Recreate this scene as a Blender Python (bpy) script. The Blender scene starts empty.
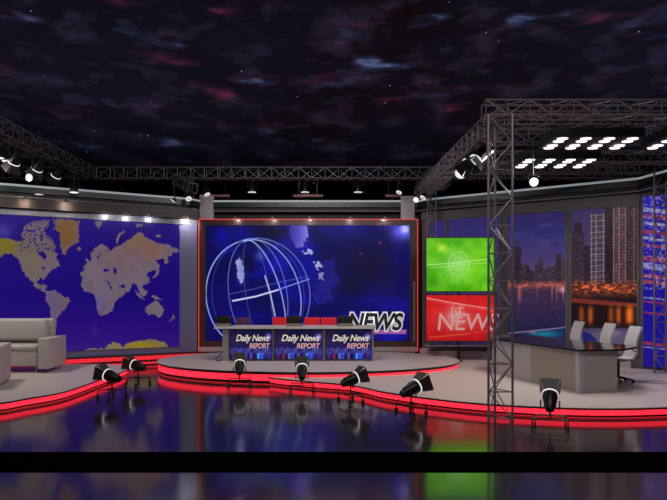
import bpy, math, random
import numpy as np
from mathutils import Vector, Matrix, Euler
random.seed(7); rng = np.random.RandomState(5)
SC = bpy.context.scene; COL = SC.collection
F = 577.0; CX, HY, CH = 333.5, 295.0, 2.0
PI = math.pi
def P(px, py, d): return Vector(((px-CX)/F*d, d, CH+(HY-py)/F*d))
def srgb(c):
    c = np.asarray(c, dtype=float)/255.0
    return np.where(c <= 0.04045, c/12.92, ((c+0.055)/1.055)**2.4)
def S(r, g, b): return tuple(float(v) for v in srgb((r, g, b)))+(1.0,)

# ------------------------------------------------------------------ materials
def nodes(name):
    m = bpy.data.materials.new(name); m.use_nodes = True
    nt = m.node_tree; b = nt.nodes['Principled BSDF']; return m, nt, b
def mat(name, col, rough=0.5, metal=0.0, var=0.08, scale=6.0, bump=0.0, spec=0.5, emit=None, estr=0.0, coat=0.0):
    m, nt, b = nodes(name)
    b.inputs['Roughness'].default_value = rough; b.inputs['Metallic'].default_value = metal
    b.inputs['Specular IOR Level'].default_value = spec; b.inputs['Coat Weight'].default_value = coat
    tc = nt.nodes.new('ShaderNodeTexCoord'); nz = nt.nodes.new('ShaderNodeTexNoise')
    nz.inputs['Scale'].default_value = scale; nz.inputs['Detail'].default_value = 4
    nt.links.new(tc.outputs['Object'], nz.inputs['Vector'])
    mx = nt.nodes.new('ShaderNodeMix'); mx.data_type = 'RGBA'
    c = Vector(col[:3])
    mx.inputs[6].default_value = (*(c*(1-var)), 1); mx.inputs[7].default_value = (*(c*(1+var)), 1)
    nt.links.new(nz.outputs['Fac'], mx.inputs[0]); nt.links.new(mx.outputs[2], b.inputs['Base Color'])
    if bump:
        bp = nt.nodes.new('ShaderNodeBump'); bp.inputs['Strength'].default_value = bump; bp.inputs['Distance'].default_value = 0.01
        nt.links.new(nz.outputs['Fac'], bp.inputs['Height']); nt.links.new(bp.outputs['Normal'], b.inputs['Normal'])
    if emit:
        b.inputs['Emission Color'].default_value = (*emit[:3], 1); b.inputs['Emission Strength'].default_value = estr
    return m
def screen_mat(name, strength=1.0, base=0.0, rough=0.35):
    m, nt, b = nodes(name)
    a = nt.nodes.new('ShaderNodeVertexColor'); a.layer_name = 'picture'
    nt.links.new(a.outputs['Color'], b.inputs['Emission Color'])
    b.inputs['Emission Strength'].default_value = strength
    b.inputs['Roughness'].default_value = rough
    if base:
        mx = nt.nodes.new('ShaderNodeMix'); mx.data_type = 'RGBA'; mx.inputs[0].default_value = 1-base
        nt.links.new(a.outputs['Color'], mx.inputs[6]); mx.inputs[7].default_value = (0, 0, 0, 1)
        nt.links.new(mx.outputs[2], b.inputs['Base Color'])
    else: b.inputs['Base Color'].default_value = (0.004, 0.004, 0.004, 1)
    b.inputs['Specular IOR Level'].default_value = 0.10
    return m
M = {}
M['deck'] = mat('platform_top', (0.58, 0.49, 0.465), 0.38, var=0.05, scale=3)
M['black'] = mat('black_paint', (0.012, 0.010, 0.012), 0.5)
M['blackmetal'] = mat('black_metal', (0.02, 0.018, 0.02), 0.35, 0.6)
M['darkwood'] = mat('plinth_dark', (0.03, 0.01, 0.015), 0.45)
M['redled'] = mat('red_led', (0.4, 0.02, 0.03), 0.4, emit=(1.0, 0.020, 0.045), estr=1.6)
M['redled_dim'] = mat('red_led_low', (0.3, 0.02, 0.03), 0.4, emit=(0.8, 0.016, 0.03), estr=0.9)
M['redline'] = mat('red_line_led', (0.4, 0.02, 0.02), 0.4, emit=(0.9, 0.085, 0.06), estr=0.62)
M['truss'] = mat('truss_metal', (0.20, 0.17, 0.19), 0.42, 0.3, var=0.15, scale=12)
M['wall'] = mat('wall_paint', (0.10, 0.085, 0.095), 0.55)
M['walldark'] = mat('wall_dark', (0.012, 0.010, 0.013), 0.6)
M['fascia'] = mat('fascia_brown', (0.024, 0.014, 0.011), 0.45, var=0.2, scale=2)
M['glossgrey'] = mat('header_grey', (0.16, 0.18, 0.22), 0.3, 0.2)
M['surround'] = mat('map_surround', (0.15, 0.16, 0.29), 0.3)
M['tube'] = mat('cornice_tube', (0.4, 0.45, 0.46), 0.3, emit=(0.75, 0.9, 0.95), estr=0.22)  # metal pipe, light falling on it put in as faint emission
M['tealdark'] = mat('cornice_body', (0.009, 0.012, 0.013), 0.35)
M['greymetal'] = mat('grey_metal', (0.3, 0.28, 0.3), 0.35, 0.5)
M['column'] = mat('column_grey', (0.42, 0.40, 0.43), 0.4)
M['bezelred'] = mat('bezel_dark', (0.07, 0.03, 0.028), 0.3, var=0.3, scale=3)
M['plinthgrey'] = mat('panel_grey', (0.42, 0.36, 0.38), 0.45)
M['white'] = mat('white_leather', (0.48, 0.46, 0.49), 0.42, bump=0.05, scale=30)
M['sofa'] = mat('cream_leather', (0.50, 0.445, 0.425), 0.5, bump=0.08, scale=25)
M['deskwhite'] = mat('desk_panel', (0.42, 0.40, 0.39), 0.35)
M['deskbeige'] = mat('desk_beige', (0.34, 0.295, 0.235), 0.4)
M['desktop'] = mat('desk_black_top', (0.02, 0.018, 0.02), 0.12)
M['deskgrey'] = mat('desk_grey', (0.34, 0.31, 0.33), 0.35, 0.2)
M['desklight'] = mat('desk_top_grey', (0.62, 0.56, 0.56), 0.4)
M['lens'] = mat('lens_lit', (0.8, 0.8, 0.8), 0.3, emit=(1, 0.97, 0.95), estr=1.6)
M['ring'] = mat('lens_ring', (0.8, 0.8, 0.8), 0.3, emit=(1, 0.97, 0.97), estr=0.7)
M['lensdim'] = mat('lens_low', (0.5, 0.5, 0.5), 0.25, emit=(1, 0.95, 0.92), estr=0.35)
M['lampwarm'] = mat('lamp_disc', (0.9, 0.9, 0.9), 0.3, emit=(1, 0.90, 0.85), estr=1.5)
M['redfabric'] = mat('red_fabric', (0.90, 0.012, 0.03), 0.6, bump=0.1, scale=40, emit=(0.6, 0.0, 0.02), estr=0.0)
M['purplefabric'] = mat('purple_fabric', (0.10, 0.02, 0.11), 0.6, bump=0.1, scale=40)
M['laptop'] = mat('laptop_black', (0.018, 0.016, 0.014), 0.3)
M['olive'] = mat('laptop_base', (0.22, 0.21, 0.17), 0.4)
M['brownbar'] = mat('bar_brown', (0.28, 0.10, 0.10), 0.5)
M['barn'] = mat('barn_flap', (0.045, 0.038, 0.038), 0.4, 0.3)
M['silver'] = mat('silver_letters', (0.7, 0.7, 0.72), 0.3, 0.3, emit=(0.8, 0.82, 0.85), estr=0.55)
M['letterdark'] = mat('dark_letters', (0.05, 0.05, 0.06), 0.3, 0.2)
M['letterwhite'] = mat('white_letters', (0.3, 0.3, 0.25), 0.5, emit=(0.95, 0.86, 0.72), estr=0.55)
M['letterpink'] = mat('pink_letters', (0.3, 0.2, 0.2), 0.5, emit=(0.95, 0.50, 0.45), estr=0.5)
M['letterpale'] = mat('pale_letters', (0.3, 0.2, 0.2), 0.5, emit=(0.85, 0.34, 0.32), estr=0.5)
M['screen'] = screen_mat('screen_picture', 1.0)
M['print'] = screen_mat('backlit_print', 1.0, 0.0)

def floor_mat():
    m, nt, b = nodes('studio_floor')
    tc = nt.nodes.new('ShaderNodeTexCoord'); nz = nt.nodes.new('ShaderNodeTexNoise')
    nz.inputs['Scale'].default_value = 1.3; nz.inputs['Detail'].default_value = 5
    nt.links.new(tc.outputs['Object'], nz.inputs['Vector'])
    mr = nt.nodes.new('ShaderNodeMapRange'); mr.inputs[3].default_value = 0.09; mr.inputs[4].default_value = 0.14
    nt.links.new(nz.outputs['Fac'], mr.inputs[0]); nt.links.new(mr.outputs[0], b.inputs['Roughness'])
    b.inputs['Base Color'].default_value = (0.022, 0.016, 0.02, 1)
    b.inputs['IOR'].default_value = 2.7; b.inputs['Specular IOR Level'].default_value = 0.5
    b.inputs['Coat Weight'].default_value = 0.0
    return m
M['floor'] = floor_mat()

# ------------------------------------------------------------------ mesh builder
class MB:
    def __init__(s): s.v = []; s.f = []; s.sm = []
    def add(s, vs, fs, smooth=False):
        k = len(s.v); s.v += [tuple(v) for v in vs]
        s.f += [tuple(i+k for i in f) for f in fs]; s.sm += [smooth]*len(fs); return s
    def box(s, c, d, R=None, b=0.0):
        c = Vector(c); hx, hy, hz = d[0]/2, d[1]/2, d[2]/2
        if b <= 0:
            vs = [Vector((x*hx, y*hy, z*hz)) for x in (-1, 1) for y in (-1, 1) for z in (-1, 1)]
            fs = [(0, 1, 3, 2), (4, 6, 7, 5), (0, 4, 5, 1), (2, 3, 7, 6), (0, 2, 6, 4), (1, 5, 7, 3)]
        else:
            import bmesh
            bm = bmesh.new(); bmesh.ops.create_cube(bm, size=1)
            for v in bm.verts: v.co = Vector((v.co.x*d[0], v.co.y*d[1], v.co.z*d[2]))
            bmesh.ops.bevel(bm, geom=bm.edges[:], offset=b, segments=3, affect='EDGES', profile=0.5)
            bm.verts.index_update()
            vs = [v.co.copy() for v in bm.verts]; fs = [tuple(v.index for v in f.verts) for f in bm.faces]; bm.free()
        if R is not None: vs = [R @ v for v in vs]
        return s.add([v+c for v in vs], fs, b > 0)
    def tube(s, p0, p1, r, n=6, r2=None, cap=True):
        p0, p1 = Vector(p0), Vector(p1); r2 = r if r2 is None else r2
        q = (p1-p0).to_track_quat('Z', 'Y').to_matrix()
        vs = []
        for p, rr in ((p0, r), (p1, r2)):
            for i in range(n):
                a = 2*PI*i/n; vs.append(p+q@Vector((rr*math.cos(a), rr*math.sin(a), 0)))
        s.add(vs, [(i, (i+1) % n, n+(i+1) % n, n+i) for i in range(n)], n > 4)
        if cap:
            k = len(s.v)-2*n
            s.f += [tuple(k+i for i in range(n))[::-1], tuple(k+n+i for i in range(n))]; s.sm += [False]*2
        return s
    def path(s, pts, r, n=8):
        for a, b in zip(pts[:-1], pts[1:]): s.tube(a, b, r, n)
        return s
    def lathe(s, prof, n=20, T=None):   # prof (radius, z)
        vs = []; T = T or Matrix.Identity(4)
        for r, z in prof:
            for i in range(n):
                a = 2*PI*i/n; vs.append(T@Vector((r*math.cos(a), r*math.sin(a), z)))
        fs = []
        for j in range(len(prof)-1):
            for i in range(n): fs.append((j*n+i, j*n+(i+1) % n, (j+1)*n+(i+1) % n, (j+1)*n+i))
        s.add(vs, fs, True)
        k = len(s.v)-len(vs)
        s.f += [tuple(k+i for i in range(n))[::-1], tuple(k+(len(prof)-1)*n+i for i in range(n))]; s.sm += [False]*2
        return s
    def prism(s, poly, z0, z1):
        n = len(poly); vs = [(p[0], p[1], z0) for p in poly]+[(p[0], p[1], z1) for p in poly]
        return s.add(vs, [tuple(range(n))[::-1], tuple(range(n, 2*n))]+[(i, (i+1) % n, n+(i+1) % n, n+i) for i in range(n)])
    def ribbon(s, pts, z0, z1, closed=False):   # upright band along a line
        n = len(pts); vs = [(p[0], p[1], z0) for p in pts]+[(p[0], p[1], z1) for p in pts]
        m = n if closed else n-1
        return s.add(vs, [(i, (i+1) % n, n+(i+1) % n, n+i) for i in range(m)], True)
    def build(s, name, m, parent=None, T=None):
        me = bpy.data.meshes.new(name); me.from_pydata(s.v, [], s.f)
        me.polygons.foreach_set('use_smooth', s.sm); me.materials.append(m)
        import bmesh
        bm = bmesh.new(); bm.from_mesh(me); bmesh.ops.recalc_face_normals(bm, faces=bm.faces[:]); bm.to_mesh(me); bm.free()
        if any(s.sm): me.set_sharp_from_angle(angle=math.radians(38))
        o = bpy.data.objects.new(name, me); COL.objects.link(o)
        if parent: o.parent = parent
        return o
def tag(o, label=None, cat=None, group=None, kind=None):
    if label: o['label'] = label
    if cat: o['category'] = cat
    if group: o['group'] = group
    if kind: o['kind'] = kind
    return o
def thing(name, label, cat, loc=(0, 0, 0), rz=0.0, group=None, rot=None):
    o = bpy.data.objects.new(name, None); COL.objects.link(o); o.empty_display_size = 0.1
    o.location = loc; o.rotation_euler = rot if rot is not None else (0, 0, rz)
    return tag(o, label, cat, group)
def struct(name, mb, m): return tag(mb.build(name, m), kind='structure')
def dup(o, loc=None, rot=None, label=None, group=None, parent=None):
    c = o.copy(); COL.objects.link(c)
    if parent: c.parent = parent
    if loc is not None: c.location = loc
    if rot is not None: c.rotation_euler = rot
    if label: c['label'] = label
    if group: c['group'] = group
    for ch in list(o.children): dup(ch, parent=c)
    return c

# ------------------------------------------------------------------ picture painter
def vnoise(x, y, seed, octaves=4):
    r = np.random.RandomState(seed); g = r.rand(64, 64); out = np.zeros_like(x); amp = 1; tot = 0
    for o in range(octaves):
        xi = np.floor(x).astype(int); yi = np.floor(y).astype(int); fx = x-xi; fy = y-yi
        fx = fx*fx*(3-2*fx); fy = fy*fy*(3-2*fy)
        a = g[yi % 64, xi % 64]; b = g[yi % 64, (xi+1) % 64]; c = g[(yi+1) % 64, xi % 64]; d = g[(yi+1) % 64, (xi+1) % 64]
        out += amp*((a*(1-fx)+b*fx)*(1-fy)+(c*(1-fx)+d*fx)*fy); tot += amp; amp *= 0.5; x = x*2+17.3; y = y*2+5.7
    return out/tot
class Pic:
    """A picture on a flat upright panel. It is drawn in a 2-D drawing frame (X, Y)."""
    def __init__(s, X, Y): s.X = X; s.Y = Y; s.c = np.zeros(X.shape+(3,))
    def blend(s, a, col):
        a = np.clip(a, 0, 1)[..., None]; s.c = s.c*(1-a)+np.asarray(col, float)*a
    def addc(s, a, col): s.c = s.c+np.clip(a, 0, 9)[..., None]*np.asarray(col, float)
    def vgrad(s, stops):
        ys = [p[0] for p in stops]
        for k in range(3): s.c[..., k] = np.interp(s.Y, ys, [p[1][k] for p in stops])
    def inside(s, pts):
        X, Y = s.X, s.Y; r = np.zeros(X.shape, bool); n = len(pts)
        for i in range(n):
            (x1, y1), (x2, y2) = pts[i], pts[(i+1) % n]
            if y1 == y2: continue
            c = ((y1 > Y) != (y2 > Y)) & (X < (x2-x1)*(Y-y1)/(y2-y1)+x1); r ^= c
        return r
    def poly(s, pts, col, a=1.0): s.blend(s.inside(pts)*a, col)
    def rect(s, x0, y0, x1, y1, col, a=1.0): s.blend(((s.X >= x0) & (s.X < x1) & (s.Y >= y0) & (s.Y < y1))*a, col)
    def glow(s, x, y, rx, ry, col, p=1.0): s.addc(np.exp(-(((s.X-x)/rx)**2+((s.Y-y)/ry)**2))*p, col)
    def soft(s, x, y, rx, ry, col, a=1.0): s.blend(np.exp(-(((s.X-x)/rx)**2+((s.Y-y)/ry)**2))*a, col)
    def line(s, pts, w, col, a=1.0):
        d = np.full(s.X.shape, 1e9)
        for (x1, y1), (x2, y2) in zip(pts[:-1], pts[1:]):
            dx, dy = x2-x1, y2-y1; L = dx*dx+dy*dy+1e-9
            t = np.clip(((s.X-x1)*dx+(s.Y-y1)*dy)/L, 0, 1)
            d = np.minimum(d, np.hypot(s.X-x1-t*dx, s.Y-y1-t*dy))
        s.blend(np.clip(1.0-(d-w*0.5)/0.42, 0, 1)*a, col)
def ell(cx, cy, a, b, tilt, t0=0, t1=360, n=40):
    o = []; ct, st = math.cos(math.radians(tilt)), math.sin(math.radians(tilt))
    for i in range(n+1):
        t = math.radians(t0+(t1-t0)*i/n); x, y = a*math.cos(t), b*math.sin(t); o.append((cx+x*ct-y*st, cy+x*st+y*ct))
    return o
def panel(name, A, B, z0, z1, nu, nv, draw, m, parent=None, off=0.0):
    """upright panel from A to B (x, y), facing the studio; drawn in pixel-like coordinates of its own plane"""
    A = Vector(A); B = Vector(B); d = (B-A); nrm = Vector((d.y, -d.x)).normalized()*off
    u = np.linspace(0, 1, nu); v = np.linspace(0, 1, nv); U, V = np.meshgrid(u, v)
    x = A.x+nrm.x+d.x*U; y = A.y+nrm.y+d.y*U; z = z0+(z1-z0)*V
    pic = Pic(CX+F*x/y, HY-F*(z-CH)/y); draw(pic)
    col = srgb(np.clip(pic.c, 0, 255))
    me = bpy.data.meshes.new(name)
    vs = np.stack([x, y, z], -1).reshape(-1, 3)
    i = np.arange(nu*nv).reshape(nv, nu)
    q = np.stack([i[:-1, :-1], i[:-1, 1:], i[1:, 1:], i[1:, :-1]], -1).reshape(-1, 4)
    me.from_pydata(vs.tolist(), [], q.tolist())
    at = me.color_attributes.new('picture', 'FLOAT_COLOR', 'POINT')
    at.data.foreach_set('color', np.concatenate([col.reshape(-1, 3), np.ones((nu*nv, 1))], 1).astype(np.float32).ravel())
    me.materials.append(m)
    o = bpy.data.objects.new(name, me); COL.objects.link(o)
    if parent: o.parent = parent
    return o
def text(name, body, size, m, loc, rot, parent, shear=0.0, offset=0.0, extrude=0.004, sx=1.0):
    cu = bpy.data.curves.new(name, 'FONT'); cu.body = body; cu.size = size; cu.shear = shear; cu.offset = offset
    cu.extrude = extrude; cu.align_x = 'LEFT'; cu.space_character = 0.95
    t = bpy.data.objects.new(name+'_c', cu); COL.objects.link(t)
    me = bpy.data.meshes.new_from_object(t); bpy.data.objects.remove(t)
    me.materials.clear(); me.materials.append(m)
    o = bpy.data.objects.new(name, me); COL.objects.link(o); o.parent = parent
    o.location = loc; o.rotation_euler = rot; o.scale = (sx, 1, 1)
    return o
def on_line(A, B, px):   # where the sight line of column px meets the wall A-B
    k = (px-CX)/F; A = Vector(A); B = Vector(B); d = B-A
    t = (k*A.y-A.x)/(d.x-k*d.y); return A+d*t

# ------------------------------------------------------------------ camera and sky
cam = bpy.data.cameras.new('camera'); co = bpy.data.objects.new('camera', cam); COL.objects.link(co)
cam.sensor_width = 36; cam.lens = 36*F/667; cam.shift_y = (HY-250)/667; cam.clip_end = 300
co.location = (0, 0, CH); co.rotation_euler = (PI/2, 0, 0); SC.camera = co
SC.view_settings.view_transform = 'Standard'; SC.view_settings.look = 'None'; SC.view_settings.exposure = 0; SC.view_settings.gamma = 1
w = bpy.data.worlds.new('night_sky'); SC.world = w; w.use_nodes = True; nt = w.node_tree; nt.nodes.clear()
def N(t, **k):
    n = nt.nodes.new(t)
    for a, b in k.items(): setattr(n, a, b)
    return n
L = nt.links.new
tc = N('ShaderNodeTexCoord')
def ramp(fac, stops):
    r = N('ShaderNodeValToRGB'); e = r.color_ramp.elements
    e[0].position, e[0].color = stops[0][0], stops[0][1]; e[1].position, e[1].color = stops[-1][0], stops[-1][1]
    for p, c in stops[1:-1]:
        x = e.new(p); x.color = c
    L(fac, r.inputs[0]); return r.outputs[0]
def noise(scale, sz, det=4, off=(0, 0, 0), rough=0.55):
    mp = N('ShaderNodeMapping'); mp.inputs['Scale'].default_value = sz; mp.inputs['Location'].default_value = off
    L(tc.outputs['Generated'], mp.inputs[0]); n = N('ShaderNodeTexNoise'); n.inputs['Scale'].default_value = scale
    n.inputs['Detail'].default_value = det; n.inputs['Roughness'].default_value = rough; L(mp.outputs[0], n.inputs['Vector']); return n.outputs['Fac']
def addn(a, b):
    m = N('ShaderNodeMix', data_type='RGBA', blend_type='ADD'); m.inputs[0].default_value = 1; L(a, m.inputs[6]); L(b, m.inputs[7]); return m.outputs[2]
def muln(a, b):
    m = N('ShaderNodeMix', data_type='RGBA', blend_type='MULTIPLY'); m.inputs[0].default_value = 1; L(a, m.inputs[6]); L(b, m.inputs[7]); return m.outputs[2]
K = (0, 0, 0, 1)
blue = ramp(noise(10, (1, 1, 4.2), 3, (0, 0, 0)), [(0.59, K), (0.68, S(22, 26, 46)), (0.78, S(70, 86, 126))])
pink = ramp(noise(9, (1, 1, 4.4), 3, (7, 3, 1)), [(0.60, K), (0.69, S(34, 11, 22)), (0.79, S(86, 26, 48))])
wash = ramp(noise(3.0, (1, 1, 1.8), 4, (3, 9, 2)), [(0.35, S(17, 8, 13)), (0.65, S(17, 16, 28))])
haze = ramp(noise(16, (1, 1, 2.6), 4, (1, 5, 8)), [(0.5, K), (0.75, S(34, 27, 44))])
neb = addn(addn(blue, pink), haze)
sep = N('ShaderNodeSeparateXYZ'); L(tc.outputs['Generated'], sep.inputs[0])
fade = ramp(sep.outputs['Z'], [(0.18, S(30, 30, 34)), (0.30, (1, 1, 1, 1))])
vor = N('ShaderNodeTexVoronoi'); vor.inputs['Scale'].default_value = 60; L(tc.outputs['Generated'], vor.inputs['Vector'])
stars = ramp(vor.outputs['Distance'], [(0.03, S(150, 155, 190)), (0.06, K)])
sel = ramp(noise(30, (1, 1, 1), 1, (2, 2, 2)), [(0.55, K), (0.6, (1, 1, 1, 1))])
tot = addn(muln(addn(neb, wash), fade), muln(stars, sel))
bg = N('ShaderNodeBackground'); bg.inputs['Strength'].default_value = 1.0; L(tot, bg.inputs['Color'])
ow = N('ShaderNodeOutputWorld'); L(bg.outputs[0], ow.inputs[0])

# ------------------------------------------------------------------ floor
struct('floor', MB().box((0, 10, -0.05), (44, 30, 0.1)), M['floor'])
struct('trim_1', MB().box((0, 6.92, 0.002), (44, 0.84, 0.004)), mat('matte_black_stripe', (0.0015, 0.0015, 0.0015), 1.0, spec=0.0))

# ------------------------------------------------------------------ walls
LA, LB = (-4.12, 17.42), (-13.0, 12.65)          # left wall, right end to far left
RA, RB = (2.70, 17.56), (7.60, 14.31)            # right wall
BA, BB = (7.60, 14.31), (9.3, 12.9)              # banner wall
def slab(A, B, z0, z1, back, front=0.0):
    A = Vector(A); B = Vector(B); d = (B-A).normalized(); n = Vector((d.y, -d.x))   # n points to the right-hand side of A->B
    return [tuple(A+n*front), tuple(B+n*front), tuple(B-n*back), tuple(A-n*back)], z0, z1
def wall_mb(A, B, z0, z1, back, front=0.0): return MB().prism(*slab(A, B, z0, z1, back, front))
# left wall: direction chosen so its normal faces the camera (B -> A)
struct('wall_left', wall_mb(LB, LA, 0, 4.6, 0.25), M['surround'])
struct('wall_back', wall_mb((-4.2, 17.85), (2.8, 17.85), 0, 4.5, 0.25), M['walldark'])
struct('wall_right', wall_mb(RA, RB, 0, 4.56, 0.25), M['wall'])
struct('wall_far_right', wall_mb(BA, BB, 0, 4.62, 0.25), M['wall'])
# plinth under the left wall with its red led band
struct('trim_2', wall_mb(LB, LA, 0.0, 0.30, 0.0, 0.22), M['darkwood'])
struct('trim_3', wall_mb(RA, (7.45, 14.41), 0.18, 0.40, 0.0, 0.18), M['plinthgrey'])
lp = thing('led_strip', 'long red light strip along the plinth under the world map wall', 'light strip')
wall_mb(LB, LA, 0.03, 0.085, -0.221, 0.245).build('reflection_strip', M['redled_dim'], lp)  # glow added where the floor would mirror the upper strip
wall_mb(LB, LA, 0.15, 0.26, -0.221, 0.245).build('upper_strip', M['redled_dim'], lp)
# headers and cornice
struct('trim_4', wall_mb(LB, LA, 4.10, 4.24, 0.0, 0.04), M['glossgrey'])
struct('trim_5', wall_mb(LB, LA, 4.27, 4.53, -0.0, 0.16), M['fascia'])
struct('trim_6', wall_mb(RA, RB, 4.26, 4.50, 0.0, 0.06), M['wall'])
path = [(-13.0, 12.5), (-4.3, 17.18), (-4.05, 17.62), (2.6, 17.62), (2.82, 17.3), (7.50, 14.20), (7.68, 13.4), (7.75, 9.0)]
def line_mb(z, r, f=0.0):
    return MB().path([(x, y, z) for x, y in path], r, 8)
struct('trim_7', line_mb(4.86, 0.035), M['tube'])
struct('trim_8', line_mb(4.56, 0.022), M['greymetal'])
mb = MB()
for a, b in zip(path[:-1], path[1:]):
    q = slab(a, b, 4.68, 4.84, 0.10, 0.02); mb.prism(*q)
struct('trim_9', mb, M['tealdark'])
mb = MB()
for a, b in zip(path[:-1], path[1:]): mb.prism(*slab(a, b, 4.53, 4.685, 0.16, -0.06))
struct('trim_10', mb, M['walldark'])
for px, zt, nm, i in ((207, 5.05, 'left', 0), (407.5, 5.02, 'right', 1)):
    c = P(px, 200, 17.66)
    o = tag(MB().box((c.x, c.y, zt/2), (0.42, 0.2, zt), b=0.015).build('support_column', M['column']), 'grey square column rising behind the %s end of the central video wall' % nm, 'column', 'columns behind the video wall')

# window panels of the right wall: skyline pictures
random.seed(3)
def skyline(p):
    X, Y = p.X, p.Y
    p.vgrad([(205, (38, 31, 84)), (235, (46, 42, 100)), (262, (70, 56, 106)), (276, (104, 68, 100)), (281, (60, 40, 56)), (300, (50, 34, 66)), (330, (32, 26, 62)), (350, (26, 22, 60))])
    n = vnoise(X/16, Y/5, 4); p.addc(np.clip(n-0.5, 0, 1)*np.exp(-((Y-235)/24)**2), (50, 50, 70))
    # far towers
    x = 498
    while x < 572:
        w_ = random.uniform(2.5, 5.5); h = random.choice([12, 16, 20, 24, 14, 18]); top = 283-h*(1.4 if 512 < x < 521 else 1)
        c = random.choice([(34, 26, 44), (46, 34, 54), (58, 42, 60)])
        p.rect(x, top, x+w_, 284, c, 0.92); x += w_*0.9
    p.rect(514.5, 247, 521, 284, (30, 24, 42)); p.rect(517, 241, 518, 250, (36, 28, 46)); p.rect(509, 253, 513, 284, (42, 32, 52)); p.rect(556, 254, 561, 284, (40, 30, 48))
    m = (Y > 246) & (Y < 283) & (X < 567)
    lit = (vnoise(X*1.7, Y*1.7, 9, 1) > 0.72) & m & (p.c.sum(-1) < 185)
    p.blend(lit*0.38, (170, 120, 90))
    b = np.exp(-((Y-285)/3.2)**2)*(vnoise(X/1.7, Y/1.5, 12, 2)); p.addc(b*(X < 568), (170, 74, 26))
    st = vnoise(X/1.6, Y*0+2.0, 21, 3); p.addc(np.clip(st-0.45, 0, 1)*np.exp(-((Y-293)/9)**2)*(Y > 286), (330, 130, 70))
    p.addc(np.clip(vnoise(X/2.5, Y/1.2, 33, 2)-0.55, 0, 1)*(Y > 288)*(Y < 326), (60, 40, 80))
    # white boats
    p.addc(np.exp(-((X-562)/4)**2-((Y-290)/3)**2)*vnoise(X, Y*1.5, 5, 2), (190, 150, 140))
    # quay rail and pool water at the bottom
    q = 333-(X-512)*0.105
    p.blend((Y > q+1)*1.0, (20, 28, 70)); p.blend(np.exp(-((X-545)/16)**2-((Y-334)/4)**2)*(Y > q), (24, 110, 140))
    p.blend(np.clip(1-np.abs(Y-q)/1.0, 0, 1), (140, 125, 160)); p.soft(533, 332.5, 3, 1.5, (170, 110, 110), 0.7)
def promenade(p):
    X, Y = p.X, p.Y
    p.vgrad([(205, (50, 38, 84)), (240, (64, 50, 96)), (270, (100, 66, 96)), (285, (60, 36, 44)), (300, (30, 14, 20)), (322, (24, 14, 26)), (330, (70, 60, 90)), (350, (90, 80, 108))])
    def tower(x0, x1, top, c, wc, fl=3.0, bay=1.6, seed=1):
        p.rect(x0, top, x1, 284, c)
        g = (np.mod(Y-top, fl) < fl*0.5) & (np.mod(X-x0, bay) < bay*0.55) & (X > x0+0.4) & (X < x1-0.4) & (Y > top+2) & (Y < 284)
        r = np.random.RandomState(seed).rand(80, 80); iy = (np.floor((Y-top)/fl).astype(int)) % 80; ix = (np.floor((X-x0)/bay).astype(int)) % 80
        p.blend(g*(0.18+0.6*(r[iy, ix] > 0.6)), wc)
    tower(572, 584, 232, (44, 32, 48), (120, 82, 84), 2.6, 1.7, 2)
    p.rect(574, 222, 582, 234, (40, 30, 46))
    tower(584, 590, 246, (34, 25, 38), (100, 66, 66), 2.4, 1.5, 3)
    tower(590, 605, 214, (58, 44, 60), (116, 94, 106), 3.0, 2.4, 4)
    for k in range(12): p.line([(590, 216+k*5.6), (605, 214.5+k*5.6)], 0.5, (150, 130, 146), 0.55)
    for xx in (591.5, 596, 603.5): p.line([(xx, 214), (xx, 284)], 0.4, (160, 140, 152), 0.7)
    tower(605, 613, 206, (28, 20, 30), (80, 50, 56), 3.2, 2.2, 5)
    tower(613, 626, 204, (66, 46, 58), (140, 104, 106), 3.3, 2.6, 6)
    for xx in (613.5, 619, 625.5): p.line([(xx, 206), (xx, 284)], 0.4, (170, 136, 138), 0.6)
    tower(626, 638, 205, (46, 32, 42), (120, 80, 84), 3.0, 2.3, 7)
    p.line([(634, 208), (634, 284)], 1.0, (120, 84, 88), 0.7)
    n = vnoise(X/3.2, Y/1.6, 14, 2); band = np.exp(-((Y-288)/6.5)**2)
    p.blend(band*0.8, (90, 40, 24)); p.addc(np.clip(n-0.42, 0, 1)*band, (430, 190, 100))
    p.blend((np.abs(Y-(300+(X-571)*0.085)) < 2.2)*0.8, (130, 48, 40))
    p.blend(((Y > 303+(X-571)*0.06) & (Y < 328))*0.85, (26, 12, 16))
    for x0, a in ((581.5, 0.9), (590.5, 1.15), (611, 0.9), (618.5, 1.2), (629.5, 1.7)):
        p.addc(np.exp(-((X-x0)/(2.6 if x0 != 629.5 else 4))**2)*np.exp(-(np.abs(Y-315)/9)**4)*a, (125, 56, 8))
    p.blend(((X-590)*0.1+332 < Y)*0.8, (86, 78, 104)); p.poly([(582, 331), (590, 333), (598, 341), (583, 341)], (28, 30, 100)); p.poly([(571, 331), (581, 333), (578, 345), (571, 345)], (34, 60, 110))
    p.soft(612, 333, 10, 3, (150, 140, 160), 0.6)
def dusk(p):
    p.vgrad([(205, (34, 28, 80)), (240, (40, 34, 96)), (300, (62, 44, 92)), (350, (36, 24, 56))]); p.addc(vnoise(p.X/18, p.Y/10, 3), (12, 10, 26))
wins = [(429, 445.5, dusk, 30, 120), (449.5, 500, dusk, 60, 120), (508, 566, skyline, 150, 300), (571.5, 637, promenade, 190, 320)]
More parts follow.
